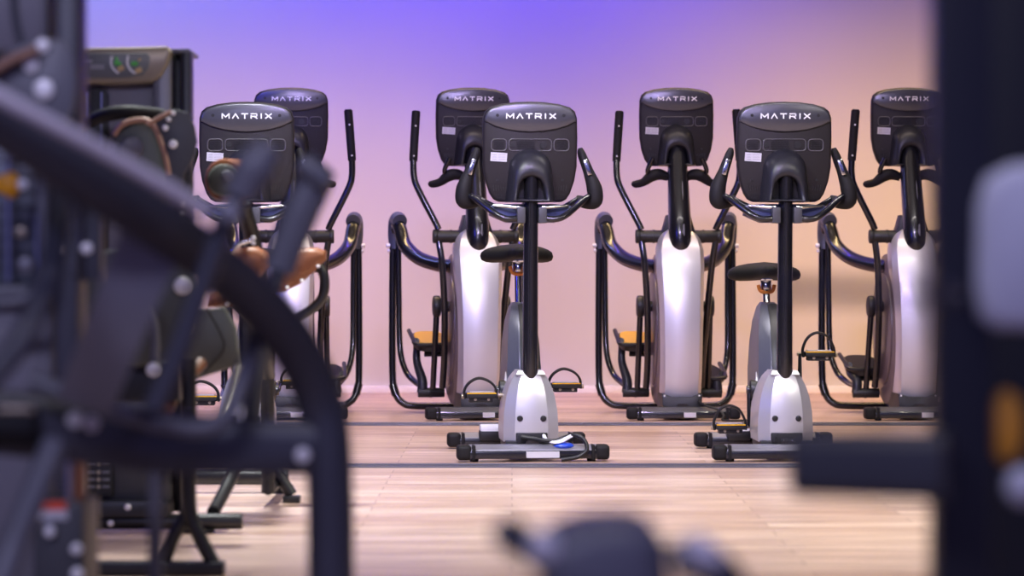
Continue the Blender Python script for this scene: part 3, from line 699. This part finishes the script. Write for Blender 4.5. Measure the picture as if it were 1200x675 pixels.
q(MB().box((W(232, 0, Y2).x, Y2-.02, .007), (.10, .07, .012), .003).build('foot', M_rub, Q))
q(bolt(Q, W(130, 613, Y2-.046), .010)); q(bolt(Q, W(150, 594, Y2-.075), .010))
q(MB().tube([W(277, 548, Y2+.25), W(262, 578, Y2+.12), W(250, 600, Y2)], .020, n=3).build('brace', M_mid, Q))
q(MB().tube([W(277, 548, Y2+.25), W(290, 515, Y2+.3), W(300, 470, Y2+.3), W(306, 395, Y2+.3)], .017, n=4).build('brace', M_mid, Q))
# lever, cam and roller
q(MB().tube([W(96, 152, Y2-.12), W(112, 139, Y2-.14), W(132, 133, Y2-.16), W(156, 131, Y2-.16), (W(192, 134, Y2-.12))], [.016, .020, .022, .020, .016], n=5).build('press_arm', M_rub, Q))
cam_pts = [(178, 140), (190, 131), (206, 128), (220, 132), (228, 148), (231, 166), (226, 186), (216, 204), (212, 236), (200, 240), (196, 214), (188, 176)]
cpo = poly(MB(), cam_pts, Y2-.20, .014, .004).build('cam_plate', M_mid2, Q); q(cpo)
for xx, yy, rr in ((203, 169, .0135), (194, 150, .009), (198, 140, .007), (203, 133, .007)): q(bolt(Q, W(xx, yy, Y2-.201), rr))
hs = MB(); poly(hs, [(134, 186), (132, 160), (140, 146), (160, 140), (178, 140), (190, 160), (196, 200), (200, 236), (176, 236), (150, 215)], Y2-.17, .10, .02); q(hs.build('cam_housing', M_oliv, Q))
q(MB().cyl(W(155, 173, Y2-.19), W(155, 173, Y2-.16), .034, bev=.006).build('roller_boss', M_near2, Q))
q(MB().tube([W(134, 158, Y2-.18), W(142, 147, Y2-.19), (W(158, 141, Y2-.19)), W(176, 143, Y2-.20), W(186, 160, Y2-.20), W(194, 185, Y2-.20), W(198, 205, Y2-.2)], .0085, n=4).build('pad_rim', M_rim, Q))
q(MB().tube([W(172, 146, Y2-.215), W(190, 136, Y2-.215), W(200, 131, Y2-.215)], .006, n=2).build('pad_strip', M_rim, Q))
q(MB().cyl(W(216, 205, Y2-.1), W(216, 250, Y2-.1), .012).build('shock_tube', M_mid, Q))
q(bolt(Q, W(214, 240, Y2-.12), .008)); q(bolt(Q, W(214, 249, Y2-.12), .006))
for o in Qc: o.matrix_parent_inverse = Matrix.Translation(-Vector(Q.location))

# --- olive covered machine in front of it
Y3 = 7.6
O = rootat('curl_machine', 'black machine with olive-grey side covers and split front legs, between nearest tube and left bike', 'strength machine', (W(222, 660, Y3).x, Y3, 0))
poly(MB(), [(96, 300), (150, 288), (196, 296), (222, 318), (232, 350), (228, 388), (205, 420), (160, 430), (110, 420), (92, 370)], Y3-.10, .06, .012).build('side_cover', M_oliv, O)
poly(MB(), [(206, 366), (262, 360), (276, 384), (280, 430), (268, 432), (222, 447), (204, 430)], Y3+.9, .06, .012).build('rear_cover', M_oliv, O)
MB().tube([W(243, 362, Y3+.89), W(258, 390, Y3+.89), W(262, 410, Y3+.89), W(240, 436, Y3+.89)], .003, n=4, sides=6).build('cover_seam', M_mid, O)
bolt(O, W(214, 335, Y3-.101), .023, L=.02, name='pivot_cap')
MB().tube([W(152, 338, Y3-.2), W(170, 352, Y3-.2), W(181, 385, Y3-.2), W(181, 430, Y3-.2)], .012, n=5).build('curved_handle', M_near2, O)
bolt(O, W(180, 433, Y3-.22), .018, L=.02, name='handle_end'); bolt(O, W(150, 350, Y3-.21), .012, L=.02, name='handle_end')
pbox(110, 172, 400, 424, Y3-.06, .08, .006).build('ledge', M_towl, O)
pbox(100, 210, 424, 470, Y3-.02, .08, .006).build('seat_beam', M_mid, O)
MB().tube([W(222, 420, Y3), W(222, 480, Y3), W(222, 592, Y3), W(232, 625, Y3), W(250, 660, Y3), W(256, 667, Y3)], .019, n=4).build('front_leg', M_mid, O)
MB().tube([W(222, 560, Y3+.01), W(218, 600, Y3+.01), W(204, 628, Y3+.01), W(192, 660, Y3+.01)], .017, n=4).build('rear_leg', M_mid, O)
MB().box((W(180, 0, Y3).x, Y3, .018), (.37, .07, .034), .006).build('base_bar', M_mid, O)
MB().tube([W(236, 425, Y3+.2), W(212, 450, Y3+.1), W(196, 480, Y3)], .016, n=3).build('tan_arm', M_lea, O)
MB().tube([W(280, 432, Y3+.3), W(270, 470, Y3+.2), W(256, 500, Y3+.1), W(228, 540, Y3+.0)], .018, n=3).build('khaki_arm', M_khaki, O)
fin(O)

# --- bench with tan pads further back
Y4 = 9.9
B = rootat('padded_bench', 'bench machine with tan leather pads, in front of the leftmost elliptical trainer', 'strength machine', (W(320, 585, Y4).x, Y4, 0))
def pad(name, pxs, Y, th, m=M_lea, bev=.02):
    return poly(MB(), pxs, Y, th, bev).build(name, m, B, ang=60)
pad('back_pad', [(312, 342), (318, 322), (336, 300), (352, 291), (370, 290), (381, 294), (381, 304), (368, 318), (348, 334), (332, 342)], Y4-.25, .10)
pad('seat_pad', [(252, 318), (262, 300), (280, 290), (300, 289), (312, 296), (314, 312), (300, 328), (276, 334), (258, 330)], Y4-.6, .10)
pad('side_pad', [(243, 360), (246, 346), (262, 338), (282, 340), (290, 350), (284, 361)], Y4-.5, .08)
ps_ = MB(); ps_.cyl(W(262, 211, Y4-.75), W(280, 211, Y4-.62), .068, bev=.012); ps_.build('roller_pad', M_lea, B)
MB().cyl(W(262, 211, Y4-.775), W(262, 211, Y4-.75), .050, bev=.008).build('roller_cap', M_oliv, B)
MB().cyl(W(266, 206, Y4-.79), W(266, 206, Y4-.77), .018, bev=.005).build('cap_button', M_towl, B)
MB().tube([W(284, 240, Y4-.55), W(296, 280, Y4-.5), W(304, 330, Y4-.45), W(308, 400, Y4-.4)], .026, n=4).build('upright', M_mid, B)
MB().tube([W(270, 296, Y4-.72), W(280, 286, Y4-.72), W(295, 281, Y4-.72)], .0075, n=4).build('chrome_hook', M_chr, B)
bolt(B, W(297, 279, Y4-.74), .008); bolt(B, W(297, 285, Y4-.74), .007)
MB().tube([W(372, 308, Y4-.2), W(380, 325, Y4-.2), W(379, 345, Y4-.2), W(368, 360, Y4-.2), W(348, 372, Y4-.2), W(322, 380, Y4-.2)], .016, n=6).build('pad_bracket', M_mid, B)
for xx, yy in ((373, 312), (354, 329), (337, 337)): bolt(B, W(xx, yy, Y4-.26), .006)
for xx, yy in ((266, 357), (284, 360)): bolt(B, W(xx, yy, Y4-.54), .008)
MB().tube([W(268, 211, Y4-.72), W(280, 222, Y4-.64), W(285, 242, Y4-.55)], .014, n=3).build('roller_arm', M_mid, B)
MB().tube([W(284, 318, Y4-.52), W(300, 340, Y4-.45), W(308, 372, Y4-.4)], .018, n=3).build('seat_bracket', M_mid, B)
MB().tube([W(270, 352, Y4-.44), W(290, 372, Y4-.42), W(308, 392, Y4-.4)], .016, n=3).build('pad_stay', M_mid, B)
MB().tube([W(308, 400, Y4-.4), W(311, 420, Y4-.3), W(314, 440, Y4-.2)], .024, n=2).build('upright_joint', M_mid, B)
x0 = W(314, 0, Y4-.2).x
MB().tube([W(314, 380, Y4-.2), (x0, Y4-.2, .30), (x0, Y4-.2, .05)], .022, n=1).build('post', M_mid, B)
MB().cyl(W(298, 405, Y4-.3), W(298, 505, Y4-.3), .012).build('chrome_rod', M_chr, B)
MB().tube([W(318, 545, Y4), W(330, 562, Y4), W(342, 580, Y4)], .020, n=2).build('leg', M_mid, B)
MB().box((W(342, 0, Y4).x, Y4, .012), (.058, .08, .022), .004).build('foot_plate', M_mid, B)
MB().tube([(x0, Y4-.2, .12), W(318, 545, Y4)], .020, n=1).build('leg_joint', M_mid, B)
MB().cyl((W(225, 0, Y4+.4).x, Y4+.4, .055), (W(338, 0, Y4+.4).x, Y4+.4, .055), .026, bev=.004).build('base_tube', M_mid, B)
MB().box((W(328, 0, Y4+.4).x, Y4+.4, .014), (.09, .07, .028), .004).build('foot_plate', M_mid, B)
MB().tube([(x0, Y4-.2, .06), (x0, Y4+.4, .055)], .02, n=1).build('spine', M_mid, B)
fin(B)

# --- sticker box and slim post near the lower left corner
Y5 = 5.15
H = rootat('cable_housing', 'dark box with a red and white warning sticker near the lower left corner', 'housing', (W(69, 700, Y5).x, Y5, 0))
pbox(38, 98, 588, 790, Y5, .20, .012).build('housing', M_mid2, H)
pbox(43, 79, 598, 609, Y5-.003, .006, .001).build('warning_label', M_lab, H)
pbox(45, 77, 588, 598, Y5-.004, .006, .001).build('warning_label', M_red, H)
bolt(H, W(58, 618, Y5-.002), .012, m=M_towl); bolt(H, W(59, 623, Y5-.01), .009); bolt(H, W(90, 643, Y5-.002), .010); bolt(H, W(91, 672, Y5-.002), .011)
MB().tube([W(93, 588, Y5+.05), W(94, 545, Y5+.05), W(97, 520, Y5+.05), W(108, 497, Y5+.05)], .009, n=3).build('cable_tube', M_lea, H)
MB().tube([W(81, 588, Y5+.05), W(80, 540, Y5+.05)], .006, n=1).build('rod', M_chr, H)
fin(H)
# --- right: rack upright with pad, amber lens and bar
YR = 3.0
R = rootat('rack_frame', 'out-of-focus black rack upright filling the right edge, with grey pad and amber lens', 'strength machine', (W(1135, 500, YR).x, YR, 0))
def rbox(x0, x1, z0, z1, Y, d, bev=.006):
    a = W(x0, 0, Y); b = W(x1, 0, Y)
    return MB().box(((a.x+b.x)/2, Y+d/2, (z0+z1)/2), (b.x-a.x, d, z1-z0), bev)
rbox(1098, 1166, .02, 1.5, YR, .07, .008).build('upright', M_mid, R)
rbox(1085, 1185, .0, .02, YR-.05, .18, .004).build('foot_plate', M_near, R)
rbox(1160, 1290, .02, 1.5, YR+.35, .05, .01).build('side_shroud', M_blk, R)
rbox(1140, 1290, .0, .04, YR+.25, .25, .004).build('base', M_blk, R)
pdm = MB(); poly(pdm, [(1150, 372), (1146, 330), (1148, 240), (1158, 208), (1190, 192), (1250, 188), (1250, 386), (1170, 386)], YR-.02, .05, .015); pdm.build('side_pad', M_padg, R, ang=60)
al = MB(); al.sphere(W(1179, 500, YR+.02), .020, (1.0, .5, 1.9)); al.build('amber_lens', M_amb, R)
MB().cyl(W(1179, 500, YR+.03), W(1179, 500, YR+.35), .012).build('lens_stem', M_near, R)
MB().sphere(W(1200, 570, YR), .020).build('end_knob', M_padg, R)
MB().tube([W(1110, 547, YR-.05), W(1000, 544, YR-.02), W(940, 544, YR)], [.035, .034, .032], n=2, square=True, sides=16).build('bar', M_mid2, R)
MB().cyl(W(948, 544, YR), W(926, 544, YR), .034, bev=.010).build('bar_cap', M_mid2, R)
MB().tube([W(1110, 345, 2.2), W(1000, 341, 2.15), W(912, 341, 2.1)], .0065, n=2).build('latch_rod', M_near, R)
MB().tube([W(1110, 345, 2.2), W(1125, 345, YR)], .006, n=1).build('rod_stay', M_near, R)
fin(R)

# --- bottom centre: top of a low machine near the camera
YB = 2.7
G = rootat('low_machine', 'blurred dark grey low machine head rising into the bottom edge of the picture', 'strength machine', (W(725, 660, YB).x, YB, 0))
poly(MB(), [(640, 800), (634, 660), (648, 632), (690, 618), (740, 616), (770, 626), (786, 650), (790, 800)], YB, .20, .02).build('head_cover', M_near2, G, ang=60)
MB().tube([W(592, 622, YB-.02), W(606, 632, YB), W(628, 646, YB+.03), W(650, 668, YB+.06)], [.014, .017, .015, .013], n=4).build('handle', M_near, G)
MB().tube([W(788, 660, YB), W(812, 655, YB), W(838, 668, YB), W(856, 690, YB), W(858, 760, YB)], [.017, .020, .020, .017, .017], n=4).build('side_arm', M_near, G)
bolt(G, W(636, 638, YB-.04), .014, L=.02); bolt(G, W(746, 615, YB-.01), .008, L=.01, m=M_towl); bolt(G, W(818, 642, YB-.03), .014, L=.02); bolt(G, W(834, 652, YB-.03), .010, L=.02)
gx = W(720, 0, YB).x
MB().box((gx, YB+.10, .20), (.08, .08, .40), .01).build('column', M_near, G)
MB().box((gx, YB+.10, .015), (.34, .34, .03), .008).build('base', M_near, G)
fin(G)
